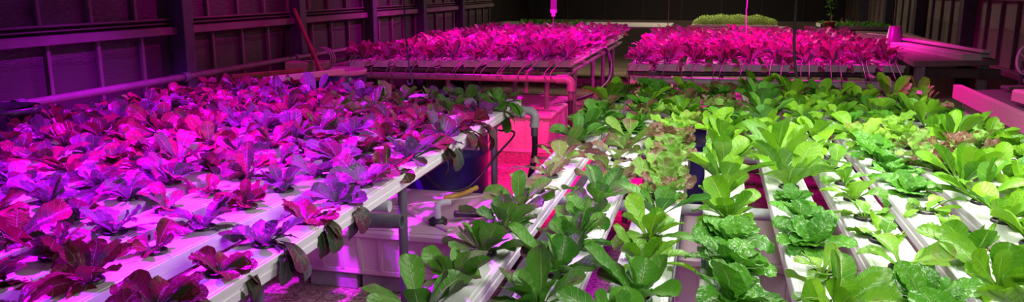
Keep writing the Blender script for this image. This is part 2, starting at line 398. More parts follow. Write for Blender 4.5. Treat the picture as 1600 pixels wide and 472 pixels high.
# far benches
FLX = [-3.27 + .213 * i for i in range(10)]
FRX = [-.62 + .247 * i for i in range(10)]
FZ = .86
def fly(x): return 6.92 + (x + 3.34) * .24
def fry(x): return 7.22 + (x + .73) * .18
for i, x in enumerate(FLX):
    channel(x, fly(x), x, 12.0, FZ, .072, 'rose-lit growing channel of the far left bench, %s from the wall side' % ORD[i], 'channels of the far left bench', 'pvc_cap')
for i, x in enumerate(FRX):
    channel(x, fry(x), x, 11.6, FZ, .085, 'rose-lit growing channel of the far right bench, %s from the centre path' % ORD[i], 'channels of the far right bench', 'pvc_cap')
t, T = bench_frame('bench_frame', 'purple-lit steel frame of the far left bench beyond the blue barrel', -3.34, -1.3, 7.2, 11.9, FZ - CH - .003,
            [(-1.50, 7.36), (-1.30, 7.75), (-1.30, 9.0), (-1.30, 9.9), (-1.30, 10.9), (-2.55, 7.5), (-3.25, 7.5), (-3.25, 11), (-1.95, 7.9)], [8.2, 9.6, 11.2], 'steel_mid', rr=.024)
MB().tube([T((-3.40, fly(-3.4) + .03, FZ - .085)), T((-1.27, fly(-1.27) + .03, FZ - .085))], .024, 12).build('front_rail', 'steel_dark', t)
t, T = bench_frame('bench_frame', 'purple-lit steel frame of the far right bench beyond the green lettuce', -.72, 1.66, 7.5, 11.5, FZ - CH - .003,
            [(-.55, 7.62), (-.38, 7.9), (.12, 7.8), (.72, 7.8), (1.10, 7.9), (1.55, 7.7), (-.38, 9.5), (-.38, 11), (1.55, 9.8)], [8.2, 9.6, 11.2], 'steel_mid', rr=.024)
MB().tube([T((-.72, fry(-.72) + .03, FZ - .085)), T((1.70, fry(1.7) + .03, FZ - .085))], .024, 12).build('front_rail', 'steel_dark', t)

# ------------------------------------------------------------ lettuce
def leaf(mb, rng, az, L, W, e0, bend, pet=.22, cup=.25, ruf=0., puck=0., roll=0., r0=.008, nu=6, nv=11, z0=0., pw=.14, tipw=.62, fold=0., bp=1.4, mi=0):
    """one leaf: petiole widening into a blade that arches from elevation e0 by bend"""
    d = Vector((cos(az), sin(az), 0)); s = Vector((-sin(az), cos(az), 0))
    p = Vector((d.x * r0, d.y * r0, z0)); vs = []; cs = []; rv = rng.random(); ph = rng.random() * 6.28; ph2 = rng.random() * 6.28
    side = rng.uniform(-.7, .7)
    tp = 0.
    for j in range(nv + 1):
        t = 1 - (1 - j / nv) ** 1.35
        e = e0 - bend * t ** bp
        dd = d * cos(e) + Vector((0, 0, sin(e))); nn = d * (-sin(e)) + Vector((0, 0, cos(e)))
        if j: p = p + (dd + s * side * t * .5).normalized() * (L * (t - tp)); tp = t
        if t < pet: wv = pw + (t / pet) * .10
        else:
            q = (t - pet) / (1 - pet)
            wv = (pw + .10) + (1 - pw - .10) * sin(min(1, q / tipw) * pi / 2) ** 1.2
            if q > tipw: wv *= math.sqrt(max(0., 1 - ((q - tipw) / (1 - tipw)) ** 2.4)) if j < nv else .12
        hw_ = W * .5 * wv
        ra = roll * t
        s2 = s * cos(ra) + nn * sin(ra); n2 = nn * cos(ra) - s * sin(ra)
        for i in range(nu + 1):
            u = 2 * i / nu - 1; x = u * hw_
            h = cup * abs(u) ** 2 * hw_ + fold * abs(u) * hw_
            h += ruf * W * abs(u) ** 2 * sin(t * 26 + ph + (2 if u > 0 else 0)) * min(1, t * 2)
            if puck: h += puck * W * (1 - .4 * abs(u)) * (sin(u * 7 + ph + 3 * sin(t * 9)) * sin(t * 24 + ph2 + 2 * u)) * min(1, t * 2)
            vs.append(p + s2 * x * (1 - .12 * ruf * 8 * abs(sin(t * 13 + ph))) + n2 * h); cs.append((rv, max(t, .001), abs(u), 1))
    m = nu + 1
    mb.add(vs, [(j * m + i, j * m + i + 1, (j + 1) * m + i + 1, (j + 1) * m + i) for j in range(nv) for i in range(nu)], mi, True, cs)

def cup_mesh(mb, mi=0, mi2=1, n=20):
    mb.lathe([(.0255, .0015), (.0275, .007), (.031, .0095), (.0345, .007), (.0355, .0005)], n, mi)
    mb.add([(.027 * cos(2 * pi * k / n), .027 * sin(2 * pi * k / n), .002) for k in range(n)], [tuple(range(n))], mi2)
    return mb

def J(rng): return rng.choice((.7, .85, 1., 1., 1.1, 1.2))
def crown(kind, seed, q=1.0):
    """foliage mesh of one lettuce; q scales leaf resolution"""
    rng = random.Random(seed); mb = MB(); U = rng.uniform
    nu, nv = (6, 11) if q >= 1 else (4, 6)
    if kind == 'romaine':                       # spoon-shaped, upright and arching
        n = rng.randint(12, 15)
        for i in range(n):
            a = i * 2.4 + U(-0.9, 0.9); k = i / n
            leaf(mb, rng, a, J(rng) * U(.095, .135) * (1 - .25 * k), U(.060, .080) * (1 - .25 * k), R(26 + 48 * k + U(-16, 14)), R(U(0, 75) * (1 - .5 * k)), pet=.2, cup=U(.1, .5), ruf=.022, puck=.028, roll=U(-.7, .7), nu=nu, nv=nv)
    elif kind == 'tall':
        n = rng.randint(8, 10)
        for i in range(n):
            a = i * 2.4 + U(-0.8, 0.8); k = i / n
            leaf(mb, rng, a, J(rng) * U(.12, .17), U(.056, .070), R(42 + 32 * k + U(-10, 10)), R(U(10, 60) * (1 - .5 * k)), pet=.28, cup=U(.1, .4), ruf=.02, puck=.022, roll=U(-.6, .6), nu=nu, nv=nv)
    elif kind == 'savoy':                       # low crinkled rosette
        n = rng.randint(14, 17)
        for i in range(n):
            a = i * 2.4 + U(-0.6, 0.6); k = i / n
            leaf(mb, rng, a, J(rng) * U(.095, .125) * (1 - .42 * k), U(.072, .092) * (1 - .35 * k), R(30 + 50 * k + U(-18, 14)), R(U(25, 100) * (1 - .3 * k)), pet=.12, cup=U(.0, .25), ruf=.035, puck=.05, roll=U(-.4, .4), tipw=.45, nu=8 if q >= 1 else 4, nv=14 if q >= 1 else 7, pw=.3)
    elif kind == 'small':                       # young loose plant
        n = rng.randint(6, 8)
        for i in range(n):
            a = i * 2.4 + U(-.9, .9); k = i / n
            leaf(mb, rng, a, J(rng) * U(.06, .105), U(.040, .056), R(22 + 40 * k + U(-12, 12)), R(U(15, 75)), pet=.25, cup=U(.0, .3), ruf=.03, puck=.03, roll=U(-.8, .8), nu=nu, nv=nv)
    elif kind == 'frilly':
        n = rng.randint(11, 14)
        for i in range(n):
            a = i * 2.4 + U(-0.6, 0.6); k = i / n
            leaf(mb, rng, a, J(rng) * U(.09, .125) * (1 - .3 * k), U(.07, .095) * (1 - .25 * k), R(24 + 50 * k + U(-10, 10)), R(U(20, 60)), pet=.15, cup=U(.1, .4), ruf=.07, puck=.03, roll=U(-.5, .5), tipw=.6, nu=8 if q >= 1 else 4, nv=16 if q >= 1 else 7, pw=.22)
    elif kind == 'sprawl':                      # left bench: broad leaves lying out and drooping
        n = rng.randint(12, 16)
        for i in range(n):
            a = i * 2.4 + U(-.9, .9); k = i / n
            leaf(mb, rng, a, J(rng) * U(.095, .165) * (1 - .35 * k), U(.060, .085) * (1 - .25 * k), R(12 + 52 * k + U(-14, 22)), R((U(70, 135) if rng.random() < .2 else U(-5, 80)) * (1 - .3 * k)), pet=.22, cup=U(-.1, .3), ruf=.04, puck=.045, roll=U(-1.1, .9), nu=nu, nv=nv, pw=.2)
    elif kind == 'droop':                       # edge plants: long leaves hanging over the channel side towards the aisle
        for i in range(4):
            leaf(mb, rng, U(-.75, .75), U(.13, .17), U(.058, .075), R(U(8, 30)), R(U(95, 140)), pet=.3, cup=U(0, .2), ruf=.025, puck=.025, roll=U(-.3, .3), nu=nu, nv=nv, bp=1.1)
        for i in range(10):
            k = i / 10
            leaf(mb, rng, i * 2.4 + U(-.9, .9), U(.08, .14) * (1 - .3 * k), U(.055, .080), R(15 + 50 * k + U(-14, 22)), R(U(0, 80)), pet=.22, cup=U(-.1, .4), ruf=.04, puck=.04, roll=U(-1, 1), nu=nu, nv=nv, pw=.2)
    elif kind == 'spike':                       # dense upright heads of the far benches
        n = rng.randint(12, 15)
        for i in range(n):
            a = i * 2.4 + U(-0.8, 0.8); k = i / n
            leaf(mb, rng, a, J(rng) * U(.15, .20) * (1 - .15 * k), U(.055, .075), R(30 + 50 * k + U(-12, 12)), R(U(10, 60)), pet=.2, cup=U(.1, .35), ruf=.07, puck=.04, roll=U(-1, 1), nu=nu if q >= 1 else 4, nv=nv if q >= 1 else 7, pw=.22)
    return mb

POOL = {}
def foliage(kind, mat, var):
    k = (kind, mat, var)
    if k not in POOL:
        POOL[k] = crown(kind, hash_seed(kind) + var * 17).mesh('foliage', mat)
    return POOL[k]
def hash_seed(s): return sum(ord(c) * (i + 3) for i, c in enumerate(s))
CUP = cup_mesh(MB()).mesh('net_cup', ['cup_black', 'plug'])

def plant(x, y, z, kind, mat, var, scale, label, group, rz, tilt=(0, 0)):
    t = thing('lettuce', label, 'lettuce', (x, y, z), rz, group)
    f = bpy.data.objects.new('foliage', foliage(kind, mat, var)); col.objects.link(f); f.parent = t
    f.location = (0, 0, .004); f.scale = (scale,) * 3; f.rotation_euler = (tilt[0], tilt[1], 0)
    c = bpy.data.objects.new('net_cup', CUP); col.objects.link(c); c.parent = t
    return t

LOOK = {('romaine', 'leaf_romaine'): 'spoon-leaved green lettuce', ('romaine', 'leaf_romaine_red'): 'purple-flushed dark lettuce',
        ('tall', 'leaf_romaine'): 'tall upright green lettuce', ('tall', 'leaf_romaine_red'): 'tall purple-tinged lettuce',
        ('savoy', 'leaf_savoy'): 'glossy dark crinkled lettuce', ('small', 'leaf_romaine'): 'small loose green lettuce', ('small', 'leaf_lime'): 'small yellow-green lettuce',
        ('frilly', 'leaf_lime'): 'frilly lime green lettuce', ('frilly', 'leaf_bronze'): 'frilly bronze-flushed lettuce', ('frilly', 'leaf_savoy'): 'frilly dark green lettuce',
        ('small', 'leaf_romaine_red'): 'small purple-tinged lettuce', ('savoy', 'leaf_romaine'): 'bright green crinkled lettuce'}
# what grows where on the right bench: cup pixel, kind, leaf, scale
SPOTS = [(706, 442, 'romaine', 'leaf_romaine_red', .95), (620, 500, 'tall', 'leaf_romaine_red', 1.1), (760, 385, 'romaine', 'leaf_romaine_red', 1.05), (800, 330, 'romaine', 'leaf_romaine_red', 1.0),
         (850, 285, 'small', 'leaf_bronze', 1.2), (880, 250, 'small', 'leaf_bronze', 1.2), (905, 215, 'romaine', 'leaf_romaine_red', .95), (930, 190, 'romaine', 'leaf_romaine_red', .9),
         (878, 430, 'romaine', 'leaf_romaine_red', 1.05), (830, 470, 'romaine', 'leaf_romaine_red', 1.1), (898, 384, 'romaine', 'leaf_romaine_red', 1.0), (925, 335, 'romaine', 'leaf_romaine_red', 1.05), (945, 290, 'small', 'leaf_bronze', 1.3), (960, 250, 'small', 'leaf_bronze', 1.3),
         (980, 180, 'savoy', 'leaf_savoy', .95), (950, 165, 'savoy', 'leaf_savoy', .95), (1010, 170, 'frilly', 'leaf_savoy', 1.0),
         (1012, 339, 'tall', 'leaf_romaine_red', 1.05), (1000, 440, 'romaine', 'leaf_romaine_red', 1.15), (1010, 400, 'romaine', 'leaf_romaine', 1.05), (1030, 290, 'frilly', 'leaf_bronze', 1.0), (1040, 240, 'frilly', 'leaf_bronze', 1.0), (1050, 200, 'frilly', 'leaf_lime', .95),
         (1130, 440, 'savoy', 'leaf_savoy', 1.12), (1130, 380, 'savoy', 'leaf_savoy', 1.05), (1125, 330, 'romaine', 'leaf_romaine', 1.1), (1120, 275, 'tall', 'leaf_romaine', 1.05), (1110, 230, 'romaine', 'leaf_romaine', .95), (1090, 180, 'frilly', 'leaf_bronze', 1.0),
         (1225, 279, 'tall', 'leaf_romaine', 1.15), (1262, 370, 'savoy', 'leaf_savoy', 1.15), (1240, 325, 'savoy', 'leaf_savoy', .8), (1302, 434, 'small', 'leaf_lime', 1.0), (1310, 475, 'romaine', 'leaf_romaine', 1.2), (1200, 220, 'romaine', 'leaf_romaine', .9), (1180, 180, 'tall', 'leaf_romaine_red', .95),
         (1344, 342, 'small', 'leaf_romaine', 1.2), (1330, 300, 'small', 'leaf_romaine', 1.1), (1380, 375, 'small', 'leaf_romaine', 1.2), (1420, 440, 'savoy', 'leaf_romaine', 1.25), (1400, 410, 'small', 'leaf_lime', 1.3), (1460, 470, 'savoy', 'leaf_savoy', 1.15), (1300, 250, 'small', 'leaf_romaine', 1.3), (1260, 190, 'romaine', 'leaf_romaine', .85),
         (1451, 333, 'small', 'leaf_romaine', 1.0), (1479, 365, 'frilly', 'leaf_lime', .55), (1524, 404, 'romaine', 'leaf_romaine', 1.15), (1573, 455, 'romaine', 'leaf_romaine', 1.2), (1420, 300, 'savoy', 'leaf_savoy', .95), (1395, 265, 'savoy', 'leaf_savoy', .95),
         (1395, 215, 'frilly', 'leaf_lime', .95), (1490, 300, 'tall', 'leaf_romaine', 1.0), (1560, 350, 'romaine', 'leaf_romaine', 1.2), (1600, 400, 'romaine', 'leaf_romaine', 1.2), (1510, 280, 'frilly', 'leaf_bronze', 1.15), (1440, 240, 'frilly', 'leaf_bronze', .9), (1470, 215, 'tall', 'leaf_romaine', .9),
         (1385, 160, 'tall', 'leaf_romaine', 1.05), (1395, 185, 'romaine', 'leaf_romaine', 1.0), (1590, 300, 'romaine', 'leaf_romaine', 1.05), (1560, 250, 'savoy', 'leaf_romaine', .95), (1540, 200, 'romaine', 'leaf_romaine', .85), (1480, 170, 'tall', 'leaf_romaine', .75), (1250, 150, 'tall', 'leaf_romaine', .9), (1310, 165, 'romaine', 'leaf_romaine', .95)]
rng = random.Random(4)
first = {0: 1.70, 1: 1.82, 2: 1.93, 3: 1.72, 4: 1.74, 5: 1.85, 6: 1.97, 7: 1.90, 8: 1.82, 9: 1.94}
for i, x in enumerate(RX):
    y = first[i] - .225 * 3; n = 0
    while y < 5.38:
        if y > 1.1:
            px, py = project((x, y, ZB))
            if -80 < px < 1680 and py < 560:
                b = min(SPOTS, key=lambda s: (s[0] - px) ** 2 + ((s[1] - py) * 1.3) ** 2)
                kind, mat, sc = b[2], b[3], b[4]
                if y > 4.0 and rng.random() < .5: kind, mat, sc = rng.choice([('romaine', 'leaf_romaine', .95), ('savoy', 'leaf_savoy', .9), ('tall', 'leaf_romaine', .85), ('frilly', 'leaf_bronze', .9), ('small', 'leaf_romaine_red', 1.2)])
                lab = '%s, %s right-bench channel from the aisle, %s plant from front' % (LOOK.get((kind, mat), 'loose bronze-tinged lettuce' if mat == 'leaf_bronze' else 'loose green lettuce'), ORD[i], ORD[n])
                plant(x + rng.uniform(-.006, .006), y, ZB, kind, mat, rng.randint(0, 6), sc * rng.uniform(.93, 1.07) * (1.0 if y < 2.7 else 1.12 if y < 3.5 else 1.22), lab, 'lettuces of the white-lit right bench', rng.uniform(0, 6.28), (rng.gauss(0, .14), rng.gauss(0, .14)))
                n += 1
        y += .225 * rng.uniform(.985, 1.015)

for i, x in enumerate(LX):
    y = 1.61 - .225 * 3 + (.0 if i % 2 == 0 else .11); n = 0; yend = 4.72 + i * .03
    while y < yend:
        xx = x + (.035 - .065 * (y - 1.1) / 3.7 if i == 0 else 0)
        px, py = project((xx, y, ZB))
        if y > 1.12 and -120 < px < 1680 and py < 560:
            r = rng.random()
            if i < 3 and y < 2.3: kind, sc = ('sprawl', rng.uniform(.85, 1.05)) if r < .65 else ('small', rng.uniform(.8, 1.1))
            else: kind, sc = ('sprawl', rng.uniform(1.0, 1.3)) if r < .72 else (('romaine', rng.uniform(.9, 1.1)) if r < .86 else ('savoy', rng.uniform(.9, 1.05)))
            mat = 'leaf_red' if rng.random() < .72 else 'leaf_violet'
            if y > 3.9 and i < 5 and rng.random() < .5: mat = 'leaf_romaine_red'
            rz = rng.uniform(0, 6.28)
            if i == 0 and rng.random() < .7: kind, rz = 'droop', rng.uniform(-.4, .4)
            look = {'droop': 'overhanging', 'sprawl': 'sprawling', 'small': 'small loose', 'romaine': 'upright spoon-leaved', 'savoy': 'crinkled'}[kind]
            tone = {'leaf_red': 'red-flushed lettuce', 'leaf_violet': 'violet-tinted lettuce', 'leaf_romaine_red': 'dark green lettuce'}[mat]
            plant(xx + rng.uniform(-.006, .006), y, ZB, kind, mat, rng.randint(0, 8), sc, '%s %s, %s left-bench channel from the aisle, %s from front' % (look, tone, ORD[i], ORD[n]),
                  'lettuces of the magenta-lit left bench', rz, (rng.gauss(0, .16), rng.gauss(0, .16)))
            n += 1
        y += .225 * rng.uniform(.98, 1.02)

# far benches: the four nearest ranks one by one, the packed bed behind them as one mass
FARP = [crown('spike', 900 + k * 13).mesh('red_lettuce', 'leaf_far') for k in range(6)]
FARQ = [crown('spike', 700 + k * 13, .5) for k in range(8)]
for (xs, fy, yend, nm, side, gap) in ((FLX, fly, 11.9, 'far left bench', 'wall side', .19), (FRX, fry, 11.5, 'far right bench', 'centre path', .20)):
    bed = MB()
    for i, x in enumerate(xs):
        y = fy(x) + .17; n = 0
        while y < yend:
            sc = rng.uniform(.9, 1.25)
            if nm == 'far left bench' and i > 7: sc *= 1.12
            if n < 4:
                o = bpy.data.objects.new('lettuce', rng.choice(FARP)); col.objects.link(o)
                o.location = (x + rng.uniform(-.01, .01), y, FZ + .002); o.rotation_euler.z = rng.uniform(0, 6.28); o.scale = (sc,) * 3
                tag(o, 'rose-lit lettuce, %s, %s channel from the %s, %s from front' % (nm, ORD[i], side, ORD[n]), 'lettuce', 'front ranks of lettuce on the ' + nm)
            else:
                M = Matrix.Translation((x + rng.uniform(-.01, .01), y, FZ + .002)) @ Matrix.Rotation(rng.uniform(0, 6.28), 4, 'Z') @ Matrix.Scale(sc, 4)
                s = rng.choice(FARQ); bed.add([M @ Vector(v) for v in s.v], s.f, 0, True, list(s.c))
            n += 1; y += gap
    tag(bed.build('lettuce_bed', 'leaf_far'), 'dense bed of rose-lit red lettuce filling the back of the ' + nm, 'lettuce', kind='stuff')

# ------------------------------------------------------------ plumbing
def pipe_thing(name, label, cat, pts, r, mat, sm=False, n=12, parts=(), group=None):
    o = MB().tube(smooth(pts) if sm else pts, r, n).build(name, mat); tag(o, label, cat, group)
    return o
def sleeve(parent, p, axis, r, l, mat, name='collar'):
    d = Vector(axis).normalized(); a = Vector(p) - d * l / 2; b = Vector(p) + d * l / 2
    return MB().tube([a, b], r, 14).build(name, mat, parent)
# manifold pipes in front of the far benches
ml = pipe_thing('manifold_pipe', 'horizontal pipe with an elbow fed by thin tubes, front of far left bench', 'pipe',
                [(-3.32, 6.86, .735), (-1.30, 6.96, .735)], .030, 'steel_mid')
MB().tube(smooth([(-1.33, 6.96, .735), (-1.24, 6.965, .735), (-1.20, 6.97, .70), (-1.20, 6.97, .63)], 5), .040, 14).build('elbow', 'steel_mid', ml)
sleeve(ml, (-1.20, 6.97, .60), (0, 0, 1), .026, .10, 'fitting_grey')
mr = pipe_thing('manifold_pipe', 'horizontal pipe with drop elbow fed by thin tubes, front of far right bench', 'pipe',
                [(-.68, 7.08, .735), (1.42, 7.16, .735)], .034, 'pipe_grey')
MB().tube(smooth([(1.40, 7.16, .735), (1.50, 7.165, .735), (1.545, 7.17, .69), (1.545, 7.17, .60)], 5), .042, 14).build('elbow', 'pipe_grey', mr)
sleeve(mr, (-.655, 7.08, .735), (1, .04, 0), .039, .05, 'pipe_white', 'end_cap')
for x, nm, y in ((-2.95, 'left', fly(-2.95)), (-1.62, 'left', fly(-1.62)), (-.50, 'right', fry(-.5)), (1.38, 'right', fry(1.38))):
    p = ml if nm == 'left' else mr; yy = 6.93 if nm == 'left' else 7.11
    MB().tube([(x, yy + .06, .60), (x, yy + .06, .80)], .022, 12).tube([(x - .05, y + .02, FZ - .085), (x + .05, y + .02, FZ - .085)], .032, 12).tube([(x, yy + .06, .78), (x, y + .02, FZ - .085)], .026, 12).build('hanger_tee', 'fitting_grey', p)
# thin feed tubes: two per channel
for xs, fy, base, nm in ((FLX, fly, (6.86, 3.32, .0495), 'far left bench'), (FRX, fry, (7.08, .68, .038), 'far right bench')):
    for i, x in enumerate(xs):
        ypipe = base[0] + (x + base[1]) * base[2]
        for k in (-1, 1):
            j = rng.uniform(-.02, .02)
            x0 = x + k * .03 + j - .02
            pts = [(x0 - .05 * rng.uniform(.3, 1), ypipe - .030, .725), (x0 - .04, ypipe - .07, .80), (x0, fy(x) - .05, FZ + .03), (x + k * .025, fy(x) + .01, FZ + rng.uniform(.045, .06)), (x + k * .025, fy(x) + .04, FZ + .0)]
            tag(MB().tube(smooth(pts, 5), .0042, 6).build('feed_tube', 'tube_grey'), 'thin grey tube, %s of the pair feeding the %s %s channel' % ('left' if k < 0 else 'right', ORD[i], nm), 'tube', 'thin feed tubes of the ' + nm)
# drain elbow and hose at the end of the left bench
de = pipe_thing('drain_pipe', 'grey drain pipe with elbow at the far end of the magenta-lit bench', 'pipe', [(-3.1, 4.86, .745), (-1.14, 4.84, .775)], .024, 'pipe_grey')
MB().tube(smooth([(-1.17, 4.84, .775), (-1.10, 4.84, .775), (-1.065, 4.84, .745), (-1.065, 4.84, .68)], 6), .028, 16).build('elbow', 'pipe_grey', de)
sleeve(de, (-1.15, 4.84, .775), (1, 0, 0), .032, .03, 'pipe_grey'); sleeve(de, (-1.065, 4.84, .685), (0, 0, 1), .032, .025, 'pipe_grey')
sleeve(de, (-1.065, 4.84, .645), (0, 0, 1), .023, .06, 'steel_grey', 'hose_clamp')
pipe_thing('drain_hose', 'black hose dropping from the grey elbow to the red floor', 'hose', [(-1.065, 4.84, .65), (-1.065, 4.84, .50), (-1.10, 4.80, .28), (-1.17, 4.70, .12), (-1.25, 4.45, .03), (-1.35, 4.1, .022)], .019, 'rubber_black', True)
pipe_thing('drain_hose', 'black hose hanging from the elbow of the far left manifold pipe', 'hose', [(-1.20, 6.97, .56), (-1.20, 6.95, .40), (-1.19, 6.90, .2), (-1.12, 6.7, .05), (-1.0, 6.3, .022)], .02, 'rubber_black', True)
pipe_thing('drain_hose', 'black hose arching from the far left bench corner down to the tub', 'hose', [(-1.22, 9.4, .86), (-1.14, 9.3, .72), (-1.10, 8.9, .52), (-1.22, 8.3, .42), (-1.50, 7.7, .38)], .02, 'rubber_black', True)
pipe_thing('feed_hose', 'thick dark hose entering the white reservoir lid from the right', 'hose', [(-1.24, 3.72, .40), (-1.12, 3.80, .385), (-1.0, 3.86, .41), (-.84, 3.92, .43), (-.66, 4.0, .43)], .018, 'rubber_black', True)
pipe_thing('power_cable', 'thin black cable looping beside the blue barrel under the left bench', 'cable', [(-1.62, 4.05, .62), (-1.36, 3.85, .50), (-1.22, 3.92, .50), (-1.14, 4.2, .62), (-1.10, 4.45, .70), (-1.22, 4.52, .70)], .006, 'rubber_black', True, 8)
pipe_thing('power_cable', 'thin cable curling on the floor right of the white reservoir', 'cable', [(-1.0, 3.9, .02), (-.95, 4.1, .10), (-.90, 4.0, .20), (-.95, 3.8, .06), (-.88, 3.6, .01)], .005, 'rubber_black', True, 8)
# second line of pipe: black-mouthed drain stub under the near left bench
st = MB().tube([(-1.6, 2.50, .71), (-1.03, 2.50, .735)], .026, 18, caps=False).tube([(-1.03, 2.50, .735), (-1.6, 2.50, .71)], .021, 18, caps=False)
st.add([(-1.03, 2.5 + .026 * cos(a), .735 + .026 * sin(a)) for a in [k * pi / 9 for k in range(18)]] + [(-1.03, 2.5 + .021 * cos(a), .735 + .021 * sin(a)) for a in [k * pi / 9 for k in range(18)]], [(k, (k + 1) % 18, 18 + (k + 1) % 18, 18 + k) for k in range(18)])
tag(st.build('pipe_stub', 'fitting_grey'), 'dark open pipe end sticking out below the magenta-lit bench', 'pipe')

# ------------------------------------------------------------ tubs and barrels
def tub(name, label, x0, x1, y0, y1, z0, h, mat='tub_white', ribs=8, lidx=.03, cross=True, rz=0.):
    t = thing(name, label, 'reservoir', ((x0 + x1) / 2, (y0 + y1) / 2, z0), rz); a, b = (x1 - x0) / 2, (y1 - y0) / 2
    m = MB(); k = .93
    m.add([(-a * k, -b * k, 0), (a * k, -b * k, 0), (a * k, b * k, 0), (-a * k, b * k, 0), (-a, -b, h - .05), (a, -b, h - .05), (a, b, h - .05), (-a, b, h - .05)],
          [(3, 2, 1, 0), (4, 5, 6, 7), (0, 1, 5, 4), (1, 2, 6, 5), (2, 3, 7, 6), (3, 0, 4, 7)])
    m.box((-a * .95, -b * .95, 0), (a * .95, b * .95, .035), bev=.008)
    for i in range(ribs):
        u = (i + .5) / ribs * 2 - 1
        for s in (-1, 1):
            m.add([(u * a * k - .012, s * b * k, .03), (u * a * k + .012, s * b * k, .03), (u * a + .012, s * b, h - .06), (u * a - .012, s * b, h - .06),
                   (u * a * k - .009, s * (b * k + .012), .03), (u * a * k + .009, s * (b * k + .012), .03), (u * a + .009, s * (b + .010), h - .06), (u * a - .009, s * (b + .010), h - .06)],
                  [(4, 5, 6, 7), (0, 4, 7, 3), (1, 2, 6, 5), (3, 7, 6, 2), (0, 1, 5, 4)])
    m.build('tub_body', mat, t)
    l = MB(); l.box((-a - lidx, -b - lidx, h - .055), (a + lidx, b + lidx, h - .012), bev=.01)
    l.box((-a - lidx + .02, -b - lidx + .02, h - .014), (a + lidx - .02, b + lidx - .02, h - .004), bev=.004)
    if cross:
        ang = math.atan2(2 * b, 2 * a); D = math.hypot(a, b) * .92
        for s in (-1, 1):
            l.box((-D, -.018, h - .005), (D, .018, h + .010), M=Matrix.Rotation(s * ang, 4, 'Z'), bev=.005)
        l.box((-.09, -.06, h - .005), (.09, .06, h + .006), bev=.004)
    l.build('lid', mat, t)
    return t
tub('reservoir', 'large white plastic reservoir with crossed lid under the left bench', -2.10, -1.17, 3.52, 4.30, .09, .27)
b = MB()
for i in range(3): tag(MB().box((-2.0 + i * .30, 3.56, 0), (-1.73 + i * .30, 3.75, .088), bev=.006).build('concrete_block', 'block_grey'), '%s concrete block from the left, under the front of the white reservoir' % ORD[i], 'block', 'blocks under the white reservoir')
for i in range(3): tag(MB().box((-2.0 + i * .30, 4.0, 0), (-1.73 + i * .30, 4.2, .088), bev=.006).build('concrete_block', 'block_grey'), '%s concrete block from the left, under the back of the white reservoir' % ORD[i], 'block', 'blocks under the white reservoir')
pf = thing('pump_outlet', 'white pipe elbow rising from a black collar on the reservoir lid', 'pipe fitting', (-1.31, 3.66, .36))
MB().lathe([(0, 0), (.048, 0), (.048, .022), (.038, .026), (.038, .03), (0, .03)], 18).build('collar', 'rubber_black', pf)
MB().tube(smooth([(0, 0, .03), (0, 0, .09), (.02, .01, .11), (.06, .03, .11)], 4), .018, 12).build('elbow', 'pipe_white', pf)
yt = MB(); P = smooth([(-1.42, 4.08, .378), (-1.35, 4.15, .385), (-1.27, 4.24, .41)], 8)
yt.tube(P, .02, 10, rr=[.012 + .004 * (i % 2) for i in range(len(P))])
tag(yt.build('ribbed_hose', 'yellow_tube'), 'short ribbed yellow hose on the back of the white reservoir lid', 'hose')
def barrel(label, x, y, r, h, mat='barrel_blue', z0=0., lid='barrel_blue', rim=True):
    t = thing('barrel', label, 'barrel', (x, y, z0))
    prof = [(0, 0), (r * .94, 0), (r, .03), (r, h * .30), (r * 1.02, h * .32), (r * 1.02, h * .35), (r, h * .37), (r, h * .66), (r * 1.02, h * .68), (r * 1.02, h * .71), (r, h * .73), (r, h * .97), (r * .97, h)]
    MB().lathe(prof, 36).build('body', mat, t)
    MB().lathe([(r * 1.01, h - .03), (r * 1.03, h - .02), (r * 1.03, h + .006), (r * .98, h + .012), (r * .93, h + .002), (0, h + .002)], 36).build('lid', lid, t)
    return t
barrel('tall blue barrel under the far end of the magenta-lit bench', -1.64, 4.78, .27, .72)
barrel('blue barrel under the white-lit bench, seen between its channels', -.10, 4.55, .25, .70)
barrel('blue barrel with pink-lit lid behind the far left corner of the magenta bench', -3.12, 6.28, .22, .84, lid='barrel_lid')
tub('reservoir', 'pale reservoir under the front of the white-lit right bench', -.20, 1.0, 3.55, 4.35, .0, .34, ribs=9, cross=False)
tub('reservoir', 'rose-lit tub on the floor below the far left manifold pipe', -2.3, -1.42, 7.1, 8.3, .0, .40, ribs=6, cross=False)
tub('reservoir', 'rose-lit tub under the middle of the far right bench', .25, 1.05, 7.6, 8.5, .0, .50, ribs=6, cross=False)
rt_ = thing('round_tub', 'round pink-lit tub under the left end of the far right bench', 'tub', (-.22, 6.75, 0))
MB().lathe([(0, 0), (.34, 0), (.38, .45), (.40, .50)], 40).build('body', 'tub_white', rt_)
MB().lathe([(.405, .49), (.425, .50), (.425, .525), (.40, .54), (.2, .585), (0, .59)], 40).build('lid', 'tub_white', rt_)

# ------------------------------------------------------------ hanging cords
def cord(label, pts, r, mat='rope_black'): return tag(MB().tube(pts, r, 8).build('hanging_cord', mat), label, 'cord')
c = cord('black cord hanging over the far end of the magenta-lit bench', smooth([(-2.00, 4.95, ZT), (-1.97, 4.93, 2.2), (-1.965, 4.92, 1.3), (-1.93, 4.91, .96)], 4), .0055)
MB().tube(smooth([(-1.93, 4.91, .97), (-1.92, 4.91, .93), (-1.945, 4.91, .91), (-1.955, 4.91, .94)], 4), .007, 8).build('hook', 'steel_dark', c)
c = cord('thick black rope hanging over the back of the green lettuce', smooth([(.55, 5.6, ZT), (.54, 5.6, 1.5), (.555, 5.6, 1.1), (.585, 5.6, .93)], 4), .0095)
MB().tube(smooth([(.585, 5.6, .95), (.60, 5.6, .91), (.575, 5.6, .90), (.565, 5.6, .925)], 4), .010, 8).build('hook', 'steel_dark', c)
c = cord('pink-lit cord with a flat buckle above the far left bench', [(-1.765, 9.0, ZT), (-1.765, 9.0, 1.02)], .006, 'tube_grey')
